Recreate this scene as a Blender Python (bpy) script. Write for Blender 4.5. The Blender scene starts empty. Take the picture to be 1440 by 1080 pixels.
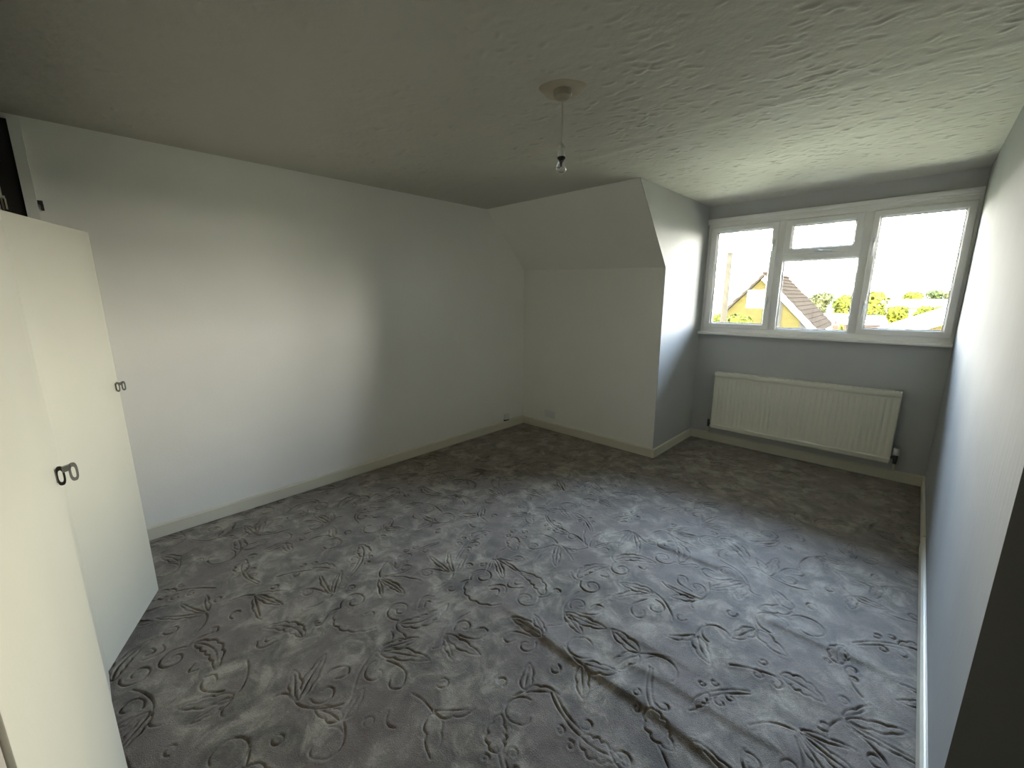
import bpy, bmesh, math, random
import numpy as np
from mathutils import Vector, Matrix

random.seed(7)
rng = np.random.default_rng(11)
R = math.radians
sc = bpy.context.scene
C = sc.collection

# ------------------------------------------------------------------ camera
cam_d = bpy.data.cameras.new('camera')
cam = bpy.data.objects.new('camera', cam_d)
C.objects.link(cam)
cam_d.sensor_fit = 'HORIZONTAL'
cam_d.sensor_width = 36.0
cam_d.lens = 36.0 * 587.54 / 1440.0
cam_d.clip_start = 0.02
cam_d.clip_end = 2000
cam.location = (0, 0, 1.5)
yaw, pitch, roll = 0.7666, 0.2047, -0.0018
cam.rotation_mode = 'XYZ'
M = Matrix.Rotation(yaw, 4, 'Z') @ Matrix.Rotation(math.pi / 2 - pitch, 4, 'X') @ Matrix.Rotation(roll, 4, 'Z')
cam.rotation_euler = M.to_euler('XYZ')
sc.camera = cam

# ------------------------------------------------------------------ sky, sun, portal, exposure
world = bpy.data.worlds.new('sky')
sc.world = world
world.use_nodes = True
wn = world.node_tree.nodes
wl = world.node_tree.links
wn.clear()
w_out = wn.new('ShaderNodeOutputWorld')
w_bg = wn.new('ShaderNodeBackground')
# clear summer-evening haze: bright warm-white near the horizon all round, bluer and dimmer towards the zenith
w_tc = wn.new('ShaderNodeTexCoord')
w_sep = wn.new('ShaderNodeSeparateXYZ')
wl.new(w_tc.outputs['Generated'], w_sep.inputs[0])
w_ramp = wn.new('ShaderNodeValToRGB')
w_ramp.color_ramp.interpolation = 'EASE'
SKY = [(0.0, (1.0, 0.96, 0.82)), (0.13, (0.95, 0.94, 0.87)), (0.34, (0.37, 0.47, 0.60)), (1.0, (0.22, 0.34, 0.54))]
el = w_ramp.color_ramp.elements
el[0].position, el[0].color = SKY[0][0], SKY[0][1] + (1,)
el[1].position, el[1].color = SKY[3][0], SKY[3][1] + (1,)
for p_, c_ in SKY[1:3]:
    k_ = el.new(p_); k_.color = c_ + (1,)
wl.new(w_sep.outputs['Z'], w_ramp.inputs[0])
w_bg.inputs['Strength'].default_value = 1.0
wl.new(w_ramp.outputs[0], w_bg.inputs[0])
wl.new(w_bg.outputs[0], w_out.inputs[0])

sun_d = bpy.data.lights.new('sun', 'SUN')
sun_d.energy = 0.35
sun_d.angle = R(0.6)
sun_d.color = (1.0, 0.90, 0.74)
sun_o = bpy.data.objects.new('sun', sun_d)
C.objects.link(sun_o)
sun_dir = Vector((-math.sin(R(15)) * math.cos(R(32)), math.cos(R(15)) * math.cos(R(32)), -math.sin(R(32))))
sun_o.rotation_euler = sun_dir.to_track_quat('-Z', 'Y').to_euler()
sun_o.location = (0, -10, 20)

por_d = bpy.data.lights.new('window_portal', 'AREA')
por_d.shape = 'RECTANGLE'
por_d.size = 1.80
por_d.size_y = 1.0
por_d.cycles.is_portal = True
por_o = bpy.data.objects.new('window_portal', por_d)
C.objects.link(por_o)
por_o.location = (-0.70, 4.66, 1.70)
por_o.rotation_euler = (R(-90), 0, 0)       # faces into the room (-Y)

sc.view_settings.view_transform = 'Standard'
sc.view_settings.look = 'None'
sc.view_settings.gamma = 1.0
sc.view_settings.use_curve_mapping = False
sc.view_settings.exposure = 6.68
sc.cycles.max_bounces = 14
sc.cycles.diffuse_bounces = 10
sc.cycles.transparent_max_bounces = 16
sc.cycles.sample_clamp_indirect = 6.0
sc.cycles.use_denoising = True
sc.cycles.caustics_reflective = False
sc.cycles.caustics_refractive = False

# ------------------------------------------------------------------ materials
def new_mat(name):
    m = bpy.data.materials.new(name)
    m.use_nodes = True
    return m, m.node_tree.nodes, m.node_tree.links, m.node_tree.nodes['Principled BSDF']

def paint(name, col, rough=0.5, bump=0.0, scale=60.0, var=0.04, spec=0.5, metal=0.0, stretch=(1, 1, 1), blot=3.0):
    m, n, l, b = new_mat(name)
    tc = n.new('ShaderNodeTexCoord')
    nz = n.new('ShaderNodeTexNoise')
    nz.inputs['Scale'].default_value = blot
    nz.inputs['Detail'].default_value = 4
    l.new(tc.outputs['Object'], nz.inputs['Vector'])
    rp = n.new('ShaderNodeValToRGB')
    rp.color_ramp.elements[0].position = 0.3
    rp.color_ramp.elements[1].position = 0.7
    rp.color_ramp.elements[0].color = tuple(max(0, c * (1 - var)) for c in col) + (1,)
    rp.color_ramp.elements[1].color = tuple(min(1, c * (1 + var)) for c in col) + (1,)
    l.new(nz.outputs['Fac'], rp.inputs[0])
    l.new(rp.outputs[0], b.inputs['Base Color'])
    b.inputs['Roughness'].default_value = rough
    b.inputs['Metallic'].default_value = metal
    b.inputs['Specular IOR Level'].default_value = spec
    if bump > 0:
        mp = n.new('ShaderNodeMapping')
        mp.inputs['Scale'].default_value = stretch
        l.new(tc.outputs['Object'], mp.inputs[0])
        n2 = n.new('ShaderNodeTexNoise')
        n2.inputs['Scale'].default_value = scale
        n2.inputs['Detail'].default_value = 3
        l.new(mp.outputs[0], n2.inputs['Vector'])
        bp = n.new('ShaderNodeBump')
        bp.inputs['Strength'].default_value = 1.0
        bp.inputs['Distance'].default_value = bump
        l.new(n2.outputs['Fac'], bp.inputs['Height'])
        l.new(bp.outputs[0], b.inputs['Normal'])
    return m

def two_tone(name, ca, cb, scale, rough=0.9, detail=6, lo=0.35, hi=0.65, bump=0.0, bscale=400, spec=0.08):
    m, n, l, b = new_mat(name)
    tc = n.new('ShaderNodeTexCoord')
    nz = n.new('ShaderNodeTexNoise')
    nz.inputs['Scale'].default_value = scale
    nz.inputs['Detail'].default_value = detail
    l.new(tc.outputs['Object'], nz.inputs['Vector'])
    rp = n.new('ShaderNodeValToRGB')
    rp.color_ramp.elements[0].position = lo
    rp.color_ramp.elements[1].position = hi
    rp.color_ramp.elements[0].color = tuple(ca) + (1,)
    rp.color_ramp.elements[1].color = tuple(cb) + (1,)
    l.new(nz.outputs['Fac'], rp.inputs[0])
    l.new(rp.outputs[0], b.inputs['Base Color'])
    b.inputs['Roughness'].default_value = rough
    b.inputs['Specular IOR Level'].default_value = spec
    if bump:
        n2 = n.new('ShaderNodeTexNoise')
        n2.inputs['Scale'].default_value = bscale
        l.new(tc.outputs['Object'], n2.inputs['Vector'])
        bp = n.new('ShaderNodeBump')
        bp.inputs['Distance'].default_value = bump
        l.new(n2.outputs['Fac'], bp.inputs['Height'])
        l.new(bp.outputs[0], b.inputs['Normal'])
    return m

WALL = (0.855, 0.84, 0.79)
M_white = paint('white_emulsion', WALL, 0.34, 0.0006, 120, 0.015, spec=0.7)
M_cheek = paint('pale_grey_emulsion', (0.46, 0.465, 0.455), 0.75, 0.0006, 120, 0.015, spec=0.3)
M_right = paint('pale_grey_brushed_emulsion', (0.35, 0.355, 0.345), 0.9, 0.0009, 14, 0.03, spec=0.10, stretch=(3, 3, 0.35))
M_grey = paint('mid_grey_emulsion', (0.51, 0.515, 0.505), 0.6, 0.0005, 120, 0.02)
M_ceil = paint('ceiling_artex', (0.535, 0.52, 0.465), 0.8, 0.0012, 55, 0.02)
M_patch = paint('smoothed_plaster', (0.45, 0.40, 0.31), 0.7, 0.0008, 30, 0.08, blot=14)
M_gloss = paint('cream_gloss_skirting', (0.66, 0.63, 0.52), 0.33, 0.0004, 40, 0.03)
M_upvc = paint('white_plastic_frame', (0.88, 0.865, 0.835), 0.32, 0, 10, 0.02)
M_gasket = paint('dark_gasket', (0.02, 0.02, 0.02), 0.6)
M_rad = paint('cream_radiator_enamel', (0.82, 0.80, 0.68), 0.35, 0, 10, 0.02)
M_door = paint('cream_wardrobe_door', (0.505, 0.492, 0.405), 0.42, 0.0004, 90, 0.02)
M_stile = paint('taupe_wardrobe_frame', (0.34, 0.31, 0.26), 0.55, 0.0004, 60, 0.05)
M_dark = paint('dark_wardrobe_interior', (0.018, 0.015, 0.012), 0.7, 0, 10, 0.1)
M_chrome = paint('dull_chrome', (0.20, 0.20, 0.195), 0.25, 0, 10, 0.08, metal=1.0, blot=60)
M_metal = paint('grey_valve_metal', (0.10, 0.10, 0.10), 0.35, 0, 10, 0.1, metal=0.8)
M_black = paint('dark_catch_and_shadow', (0.02, 0.018, 0.016), 0.5)
M_plastic = paint('white_plastic', (0.72, 0.72, 0.71), 0.35, 0, 10, 0.02)
M_oldplastic = paint('yellowed_plastic', (0.62, 0.58, 0.47), 0.4, 0, 10, 0.03)
M_rose = paint('aged_ceiling_rose', (0.36, 0.34, 0.26), 0.5, 0, 10, 0.03)
M_slot = paint('socket_slot', (0.02, 0.02, 0.02), 0.6)
M_slab = paint('floor_board', (0.25, 0.2, 0.15), 0.8)
M_landing_shade = paint('landing_wall_shade_tone', (0.20, 0.195, 0.18), 0.7, 0.0005, 120, 0.02)  # landing and return darker than their paint: shade put into the colour

def glass_mat(name):
    m, n, l, b = new_mat(name)
    n.remove(b)
    out = n['Material Output']
    tr = n.new('ShaderNodeBsdfTransparent')
    gl = n.new('ShaderNodeBsdfGlossy')
    gl.inputs['Roughness'].default_value = 0.02
    fr = n.new('ShaderNodeFresnel')
    fr.inputs['IOR'].default_value = 1.45
    mx = n.new('ShaderNodeMixShader')
    l.new(fr.outputs[0], mx.inputs[0])
    l.new(tr.outputs[0], mx.inputs[1])
    l.new(gl.outputs[0], mx.inputs[2])
    l.new(mx.outputs[0], out.inputs['Surface'])
    return m
M_glass = glass_mat('window_glass')
M_bulb = glass_mat('bulb_glass')
_n, _l = M_bulb.node_tree.nodes, M_bulb.node_tree.links
_lw = _n.new('ShaderNodeLayerWeight'); _lw.inputs['Blend'].default_value = 0.25
_pw = _n.new('ShaderNodeMath'); _pw.operation = 'MULTIPLY_ADD'; _pw.inputs[1].default_value = 0.60; _pw.inputs[2].default_value = 0.13
_l.new(_lw.outputs['Facing'], _pw.inputs[0])
_l.new(_pw.outputs[0], [x for x in _n if x.type == 'MIX_SHADER'][0].inputs[0])

# carpet: mottled grey / mauve / brown pile
def carpet_mat():
    m, n, l, b = new_mat('carved_carpet_pile')
    tc = n.new('ShaderNodeTexCoord')
    def noise(scale, detail, rough=0.6, off=0.0):
        mp = n.new('ShaderNodeMapping')
        mp.inputs['Location'].default_value = (off, off * 0.7, 0)
        l.new(tc.outputs['Object'], mp.inputs[0])
        z = n.new('ShaderNodeTexNoise')
        z.inputs['Scale'].default_value = scale
        z.inputs['Detail'].default_value = detail
        z.inputs['Roughness'].default_value = rough
        z.inputs['Distortion'].default_value = 0.6
        l.new(mp.outputs[0], z.inputs['Vector'])
        return z.outputs['Fac']
    def ramp(fac, stops):
        r = n.new('ShaderNodeValToRGB')
        e = r.color_ramp.elements
        e[0].position, e[0].color = stops[0][0], tuple(stops[0][1]) + (1,)
        e[1].position, e[1].color = stops[-1][0], tuple(stops[-1][1]) + (1,)
        for p, c in stops[1:-1]:
            k = e.new(p); k.color = tuple(c) + (1,)
        l.new(fac, r.inputs[0])
        return r.outputs[0]
    a = ramp(noise(8.0, 8, 0.68), [(0.38, (0.078, 0.060, 0.039)), (0.49, (0.162, 0.134, 0.095)), (0.61, (0.330, 0.286, 0.215))])
    br = ramp(noise(3.1, 6, 0.65, 7.3), [(0.44, (0, 0, 0)), (0.60, (0.75, 0.75, 0.75))])
    mix = n.new('ShaderNodeMix'); mix.data_type = 'RGBA'
    l.new(br, mix.inputs[0])
    l.new(a, mix.inputs[6])
    mix.inputs[7].default_value = (0.135, 0.098, 0.074, 1)
    sp = ramp(noise(150, 4, 0.8), [(0.32, (0.60, 0.60, 0.60)), (0.68, (1.28, 1.28, 1.28))])
    mul = n.new('ShaderNodeMix'); mul.data_type = 'RGBA'; mul.blend_type = 'MULTIPLY'
    mul.inputs[0].default_value = 0.8
    l.new(mix.outputs[2], mul.inputs[6])
    l.new(sp, mul.inputs[7])
    l.new(mul.outputs[2], b.inputs['Base Color'])
    b.inputs['Roughness'].default_value = 0.62
    b.inputs['Specular IOR Level'].default_value = 0.45
    b.inputs['Sheen Weight'].default_value = 0.30
    b.inputs['Sheen Roughness'].default_value = 0.5
    bp = n.new('ShaderNodeBump')
    bp.inputs['Distance'].default_value = 0.004
    bp.inputs['Strength'].default_value = 0.7
    l.new(noise(260, 3), bp.inputs['Height'])
    l.new(bp.outputs[0], b.inputs['Normal'])
    return m
M_carpet = carpet_mat()

# ------------------------------------------------------------------ mesh helpers
class MB:
    """collects boxes, tubes, lathes and prisms into one bmesh"""
    def __init__(self):
        self.bm = bmesh.new()
    def box(self, x0, x1, y0, y1, z0, z1, bevel=0.0):
        vs = [self.bm.verts.new((x, y, z)) for z in (z0, z1) for y in (y0, y1) for x in (x0, x1)]
        fs = [(0, 2, 3, 1), (4, 5, 7, 6), (0, 1, 5, 4), (2, 6, 7, 3), (0, 4, 6, 2), (1, 3, 7, 5)]
        faces = [self.bm.faces.new([vs[i] for i in f]) for f in fs]
        if bevel > 0:
            edges = list({e for f in faces for e in f.edges})
            bmesh.ops.bevel(self.bm, geom=edges, offset=bevel, segments=2, affect='EDGES', profile=0.5)
        return self
    def prism(self, pts, axis, a, b):
        """pts 2-D outline, extruded along axis ('x','y','z') from a to b"""
        def P(u, v, w):
            return {'x': (w, u, v), 'y': (u, w, v), 'z': (u, v, w)}[axis]
        lo = [self.bm.verts.new(P(u, v, a)) for u, v in pts]
        hi = [self.bm.verts.new(P(u, v, b)) for u, v in pts]
        k = len(pts)
        self.bm.faces.new(lo); self.bm.faces.new(hi[::-1])
        for i in range(k):
            j = (i + 1) % k
            self.bm.faces.new((lo[i], hi[i], hi[j], lo[j]))
        return self
    def quad(self, *ps):
        self.bm.faces.new([self.bm.verts.new(p) for p in ps]); return self
    def hexa(self, lo, hi):
        """two matching quads joined into a solid"""
        a = [self.bm.verts.new(p) for p in lo]; b = [self.bm.verts.new(p) for p in hi]
        self.bm.faces.new(a); self.bm.faces.new(b[::-1])
        for i in range(4):
            j = (i + 1) % 4
            self.bm.faces.new((a[i], b[i], b[j], a[j]))
        return self
    def tube(self, path, r, seg=10, cap=True):
        path = [Vector(p) for p in path]
        rings = []
        for i, p in enumerate(path):
            t = (path[min(i + 1, len(path) - 1)] - path[max(i - 1, 0)]).normalized()
            up = Vector((0, 0, 1)) if abs(t.z) < 0.9 else Vector((0, 1, 0))
            a = t.cross(up).normalized(); c = t.cross(a)
            rr = r[i] if isinstance(r, (list, tuple)) else r
            rings.append([self.bm.verts.new(p + (a * math.cos(2 * math.pi * k / seg) + c * math.sin(2 * math.pi * k / seg)) * rr) for k in range(seg)])
        for A, B in zip(rings, rings[1:]):
            for k in range(seg):
                self.bm.faces.new((A[k], A[(k + 1) % seg], B[(k + 1) % seg], B[k]))
        if cap:
            self.bm.faces.new(rings[0][::-1]); self.bm.faces.new(rings[-1])
        return self
    def lathe(self, prof, c=(0, 0), seg=24):
        rings = []
        for r, z in prof:
            if r < 1e-6:
                rings.append([self.bm.verts.new((c[0], c[1], z))])
            else:
                rings.append([self.bm.verts.new((c[0] + r * math.cos(2 * math.pi * k / seg), c[1] + r * math.sin(2 * math.pi * k / seg), z)) for k in range(seg)])
        for A, B in zip(rings, rings[1:]):
            for k in range(seg):
                j = (k + 1) % seg
                if len(A) == 1 and len(B) == 1: continue
                if len(A) == 1: self.bm.faces.new((A[0], B[k], B[j]))
                elif len(B) == 1: self.bm.faces.new((A[k], A[j], B[0]))
                else: self.bm.faces.new((A[k], A[j], B[j], B[k]))
        return self
    def build(self, name, mat, parent=None, smooth=False, loc=None):
        bmesh.ops.recalc_face_normals(self.bm, faces=self.bm.faces)
        me = bpy.data.meshes.new(name)
        self.bm.to_mesh(me); self.bm.free()
        me.materials.append(mat)
        if smooth:
            me.shade_smooth()
            if smooth != 'all':
                me.set_sharp_from_angle(angle=R(35))
        o = bpy.data.objects.new(name, me)
        C.objects.link(o)
        if parent: o.parent = parent
        if loc: o.location = loc
        return o

def struct(o):
    o['kind'] = 'structure'; return o
def tag(o, label, cat, group=None, kind=None):
    o['label'] = label; o['category'] = cat
    if group: o['group'] = group
    if kind: o['kind'] = kind
    return o
def empty(name, loc=(0, 0, 0), rz=0.0, parent=None):
    o = bpy.data.objects.new(name, None)
    C.objects.link(o); o.location = loc; o.rotation_euler = (0, 0, rz)
    o.empty_display_size = 0.1
    if parent: o.parent = parent
    return o
def copy_tree(o, parent=None):
    c = o.copy(); C.objects.link(c)
    if parent: c.parent = parent
    for ch in list(o.children): copy_tree(ch, c)
    return c
def mesh_np(name, verts, quads, mat, smooth=True):
    me = bpy.data.meshes.new(name)
    nv, nq = len(verts), len(quads)
    k = quads.shape[1]
    me.vertices.add(nv); me.vertices.foreach_set('co', verts.astype(np.float32).ravel())
    me.loops.add(nq * k); me.loops.foreach_set('vertex_index', quads.astype(np.int32).ravel())
    me.polygons.add(nq)
    me.polygons.foreach_set('loop_start', np.arange(0, nq * k, k, dtype=np.int32))
    me.update(calc_edges=True)
    me.materials.append(mat)
    if smooth: me.shade_smooth()
    o = bpy.data.objects.new(name, me); C.objects.link(o)
    return o
def grid_mesh(name, xs, ys, Z, mat, flip=False):
    nx, ny = len(xs), len(ys)
    X, Y = np.meshgrid(xs, ys)
    V = np.stack([X.ravel(), Y.ravel(), Z.ravel()], 1)
    i = (np.arange(ny - 1)[:, None] * nx + np.arange(nx - 1)[None, :]).ravel()
    Q = np.stack([i, i + 1, i + nx + 1, i + nx], 1)
    if flip: Q = Q[:, ::-1]
    return mesh_np(name, V, Q, mat)
def smooth_noise(shape, cells, seed):
    """bilinear-cosine value noise on a grid, 0..1"""
    r = np.random.default_rng(seed)
    ny, nx = shape; cy, cx = cells
    g = r.random((cy + 2, cx + 2))
    v = np.linspace(0, cy, ny); u = np.linspace(0, cx, nx)
    iy = np.floor(v).astype(int); ix = np.floor(u).astype(int)
    fy = (v - iy); fx = (u - ix)
    fy = fy * fy * (3 - 2 * fy); fx = fx * fx * (3 - 2 * fx)
    a = g[iy][:, ix]; b = g[iy][:, ix + 1]; c = g[iy + 1][:, ix]; d = g[iy + 1][:, ix + 1]
    return (a * (1 - fx) + b * fx) * (1 - fy[:, None]) + (c * (1 - fx) + d * fx) * fy[:, None]

# ------------------------------------------------------------------ room shell
XL, XC, XR = -3.313, -1.645, 0.215
YB, YW, YRET = 3.638, 4.546, 1.42
ZC, YS = 2.375, 3.075
ZKL, ZKR = 1.80, 1.752          # knee height, left and right end
XALC, YREAR = 1.30, -1.25
T = 0.12
WY = -0.107                     # wardrobe front plane
WX1 = -0.40                     # right end of the wardrobe
WD = 0.55

struct(MB().box(XL - T, XALC + T, YREAR - T, YW + 0.16, -0.16, -0.02).build('floor', M_carpet))
struct(MB().box(XL - T, XL, WY - WD - 0.06, YB + T, -0.02, ZC + 0.06).build('wall_left', M_white))
wb = MB()
wb.hexa([(XL - T, YB, -0.02), (XC - .004, YB, -0.02), (XC - .004, YB + T, -0.02), (XL - T, YB + T, -0.02)],
        [(XL - T, YB, ZKL), (XC - .004, YB, ZKR), (XC - .004, YB + T, ZKR), (XL - T, YB + T, ZKL)])
struct(wb.build('wall_back', M_white))
sl = MB()
sl.hexa([(XL - T, YB, ZKL), (XC - .004, YB, ZKR), (XC - .004, YB + T, ZKR + 0.06), (XL - T, YB + T, ZKL + 0.06)],
        [(XL - T, YS, ZC), (XC - .004, YS + 0.02, ZC), (XC - .004, YS + 0.14, ZC + 0.06), (XL - T, YS + 0.12, ZC + 0.06)])
struct(sl.build('wall_slope', M_white))
# cheek of the dormer: its visible face is x = XC, cut along the slope
ck = MB()
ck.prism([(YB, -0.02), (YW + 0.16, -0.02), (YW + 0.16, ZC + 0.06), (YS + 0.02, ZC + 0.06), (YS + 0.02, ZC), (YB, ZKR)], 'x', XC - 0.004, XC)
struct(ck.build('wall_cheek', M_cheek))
struct(MB().box(XC - T, XC - 0.004, YB + T, YW + 0.16, -0.02, ZC + 0.06).build('wall_cheek_core', M_white))
# window wall, in three pieces round the opening
WX0, WXE, WZ0, WZ1 = -1.635, 0.213, 1.150, 2.236
ww = MB()
ww.box(XC, XR, YW, YW + 0.16, -0.02, WZ0)
ww.box(XC, XR, YW, YW + 0.16, WZ1, ZC + 0.06)
ww.box(XC, WX0, YW, YW + 0.16, WZ0, WZ1)
ww.box(WXE, XR, YW, YW + 0.16, WZ0, WZ1)
struct(ww.build('wall_window', M_grey))
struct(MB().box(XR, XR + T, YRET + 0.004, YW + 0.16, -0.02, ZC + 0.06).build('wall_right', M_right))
struct(MB().box(XR, XALC + T, YRET, YRET + 0.004, -0.02, ZC + 0.06).build('wall_return', M_landing_shade))
struct(MB().box(XALC, XALC + T, YREAR - T, YRET, -0.02, ZC + 0.06).build('wall_alcove', M_landing_shade))
struct(MB().box(WX1 - 0.02, XALC + T, YREAR - T, YREAR, -0.02, ZC + 0.06).build('wall_rear', M_landing_shade))
struct(MB().box(XL - T, WX1 - 0.02, YREAR - T, WY - WD - 0.02, -0.02, ZC + 0.06).build('wall_behind_wardrobe', M_landing_shade))

# ceiling: textured plaster with trowel strokes, a faint board joint where the dormer starts
def ceiling():
    st = 0.007
    xs = np.arange(XL - 0.02, XR + 0.02 + st, st)
    ys = np.arange(-0.10, YW + 0.02 + st, st)
    nx, ny = len(xs), len(ys)
    X, Y = np.meshgrid(xs, ys)
    H = np.zeros((ny, nx))                                    # positive = down into the room
    H += 0.0025 * (smooth_noise((ny, nx), (60, 50), 1) - 0.5)
    H += 0.0012 * (smooth_noise((ny, nx), (190, 150), 2) - 0.5)
    jy = 2.43 + 0.02 * np.sin(X * 3)
    H += np.where(X > XC - 0.15, 0.0035 * np.exp(-((Y - jy) / 0.05) ** 2) * np.where(Y < jy, 1, np.exp(-((Y - jy) / 0.05) ** 2)), 0)
    n = 4200
    cx = rng.uniform(XL, XR, n); cy = rng.uniform(0.1, YW, n)
    keep = smooth_noise((400, 400), (14, 12), 5)
    for i in range(n):
        dens = keep[int(399 * (cy[i] - 0.1) / (YW - 0.1)), int(399 * (cx[i] - XL) / (XR - XL))]
        bias = np.clip((cx[i] + 2.2) / 1.4, 0.12, 1.0)
        if rng.random() > (0.25 + 0.9 * dens) * bias: continue
        a = rng.normal(0.22, 0.42)
        L = rng.uniform(0.010, 0.034); W = rng.uniform(0.005, 0.0105)
        amp = rng.uniform(0.0018, 0.0050) * (1 if rng.random() < 0.65 else -0.8)
        R_ = L * 2.6
        i0, i1 = np.searchsorted(xs, [cx[i] - R_, cx[i] + R_]); j0, j1 = np.searchsorted(ys, [cy[i] - R_, cy[i] + R_])
        dx = X[j0:j1, i0:i1] - cx[i]; dy = Y[j0:j1, i0:i1] - cy[i]
        u = dx * math.cos(a) + dy * math.sin(a); v = -dx * math.sin(a) + dy * math.cos(a) + 6 * u * u * rng.uniform(-1, 1)
        H[j0:j1, i0:i1] += amp * np.exp(-(u / L) ** 4 - (v / W) ** 2)
    rr = np.hypot(X + 1.24, Y - 1.61)
    H *= np.clip((rr - 0.09) / 0.05, 0, 1)
    edge = np.minimum.reduce([X - XL, XR - X, YW - Y])
    H *= np.clip(edge / 0.03, 0, 1)
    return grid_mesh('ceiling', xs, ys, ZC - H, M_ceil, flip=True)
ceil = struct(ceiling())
slabc = MB()
slabc.box(XL - T, XALC + T, YREAR - T, YW + 0.16, ZC + 0.02, ZC + 0.10)
slabc.box(XL - T, XALC + T, YREAR - T, -0.10, ZC, ZC + 0.02)
slabc.box(XR, XALC + T, -0.10, YRET, ZC, ZC + 0.02)
o = slabc.build('ceiling_board', M_ceil, ceil)

# skirting boards
def skirt(name, a, b, nrm, h=0.088, t=0.016):
    ax, ay = a; bx, by = b; nx, ny = nrm
    prof = [(0, 0.001), (t, 0.001), (t, h - 0.010), (t * 0.55, h - 0.002), (t * 0.3, h), (0, h)]
    m = MB()
    lo = [m.bm.verts.new((ax + nx * u, ay + ny * u, v)) for u, v in prof]
    hi = [m.bm.verts.new((bx + nx * u, by + ny * u, v)) for u, v in prof]
    m.bm.faces.new(lo); m.bm.faces.new(hi[::-1])
    for i in range(len(prof)):
        j = (i + 1) % len(prof)
        m.bm.faces.new((lo[i], hi[i], hi[j], lo[j]))
    return struct(m.build(name, M_gloss))
e = 0.0005
skirt('baseboard_left', (XL + e, WY + 0.05), (XL + e, YB - e), (1, 0))
skirt('baseboard_back', (XL + e, YB - e), (XC, YB - e), (0, -1))
skirt('baseboard_cheek', (XC + e, YB - 0.016), (XC + e, YW - e), (1, 0))
skirt('baseboard_window', (XC + e, YW - e), (XR - e, YW - e), (0, -1))
skirt('baseboard_right', (XR - e, YRET), (XR - e, 3.36), (-1, 0), h=0.082, t=0.018)
skirt('baseboard_right_end', (XR - e, 3.362), (XR - e, YW - e), (-1, 0), h=0.092, t=0.013)

# ------------------------------------------------------------------ window
win = struct(empty('window_1', ((WX0 + WXE) / 2, YW, WZ0)))
def wpart(m, name, mat=None, parent=None, smooth=True):
    o = m.build(name, mat or M_upvc, None, smooth)
    par = parent or win
    o.parent = par
    off = Vector((0, 0, 0)); q = par
    while q: off += Vector(q.location); q = q.parent
    o.data.transform(Matrix.Translation(-off))
    return o
FY0, FY1 = YW + 0.006, YW + 0.075           # fixed frame depth
SY0, SY1 = YW - 0.012, YW + 0.06            # opening sashes stand proud
XA, XB_, XC1, XD = -1.600, -0.955, -0.425, 0.190     # jamb / mullion centres
ZB, ZT = 1.195, 2.165
GB = 0.002
# outer frame
f = MB()
f.box(WX0, XA, FY0, FY1, WZ0, WZ1 - 0.005, 0.004)
f.box(XD, WXE, FY0, FY1, WZ0, WZ1 - 0.005, 0.004)
f.box(XA - .002, XD + .002, FY0, FY1, WZ0, ZB, 0.004)
f.box(XA - .002, XD + .002, FY0, FY1, ZT, WZ1 - 0.005, 0.004)
wpart(f, 'frame')
for a, b in ((-1.025, -0.962), (-0.425, -0.362)):
    wpart(MB().box(a, b, FY0, FY1, ZB - .002, ZT + .002, 0.004), 'mullion')
wpart(MB().box(-0.964, -0.423, FY0, FY1, 1.820, 1.872, 0.004), 'transom')
def sash(x0, x1, z0, z1, w, wb, name, y0=SY0, wt=None, wr=None):
    """frame of a sash with mitred bevelled bars, gasket line and pane"""
    wt = wt or w; wr = wr or w
    m = MB()
    ox = [(x0, z0), (x1, z0), (x1, z1), (x0, z1)]
    ix = [(x0 + w, z0 + wb), (x1 - wr, z0 + wb), (x1 - wr, z1 - wt), (x0 + w, z1 - wt)]
    c = 0.006
    ox2 = [(x0 + c, z0 + c), (x1 - c, z0 + c), (x1 - c, z1 - c), (x0 + c, z1 - c)]
    s = 0.012
    ix2 = [(x0 + w - s, z0 + wb - s), (x1 - wr + s, z0 + wb - s), (x1 - wr + s, z1 - wt + s), (x0 + w - s, z1 - wt + s)]
    rings = [[(u, SY1, v) for u, v in ox], [(u, y0 + c, v) for u, v in ox], [(u, y0, v) for u, v in ox2],
             [(u, y0, v) for u, v in ix2], [(u, y0 + 0.022, v) for u, v in ix], [(u, SY1, v) for u, v in ix]]
    V = [[m.bm.verts.new(p) for p in r] for r in rings]
    for A, B in zip(V, V[1:] + V[:1]):
        for k in range(4):
            j = (k + 1) % 4
            m.bm.faces.new((A[k], A[j], B[j], B[k]))
    so = wpart(m, name, smooth=False)
    g = MB()
    gx0, gx1, gz0, gz1 = ix[0][0], ix[1][0], ix[0][1], ix[2][1]
    gw = 0.004
    for q in ((gx0, gx0 + gw, gz0, gz1), (gx1 - gw, gx1, gz0, gz1), (gx0, gx1, gz0, gz0 + gw), (gx0, gx1, gz1 - gw, gz1)):
        g.box(q[0], q[1], y0 + 0.026, y0 + 0.034, q[2], q[3])
    wpart(g, 'gasket', M_gasket, so)
    wpart(MB().box(gx0 - .004, gx1 + .004, y0 + 0.036, y0 + 0.040, gz0 - .004, gz1 + .004), 'pane', M_glass, so)
    return so
s1 = sash(-1.606, -1.018, ZB - .004, ZT + .004, 0.067, 0.056, 'casement', wr=0.058, wt=0.056)
s2 = sash(-0.966, -0.421, 1.868, ZT + .004, 0.058, 0.056, 'top_vent', wt=0.058)
s3 = sash(-0.966, -0.421, ZB - .004, 1.824, 0.010, 0.024, 'fixed_light', y0=YW + 0.020, wt=0.010)
s4 = sash(-0.369, 0.197, ZB - .004, ZT + .004, 0.050, 0.056, 'casement', wr=0.055, wt=0.056)
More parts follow.
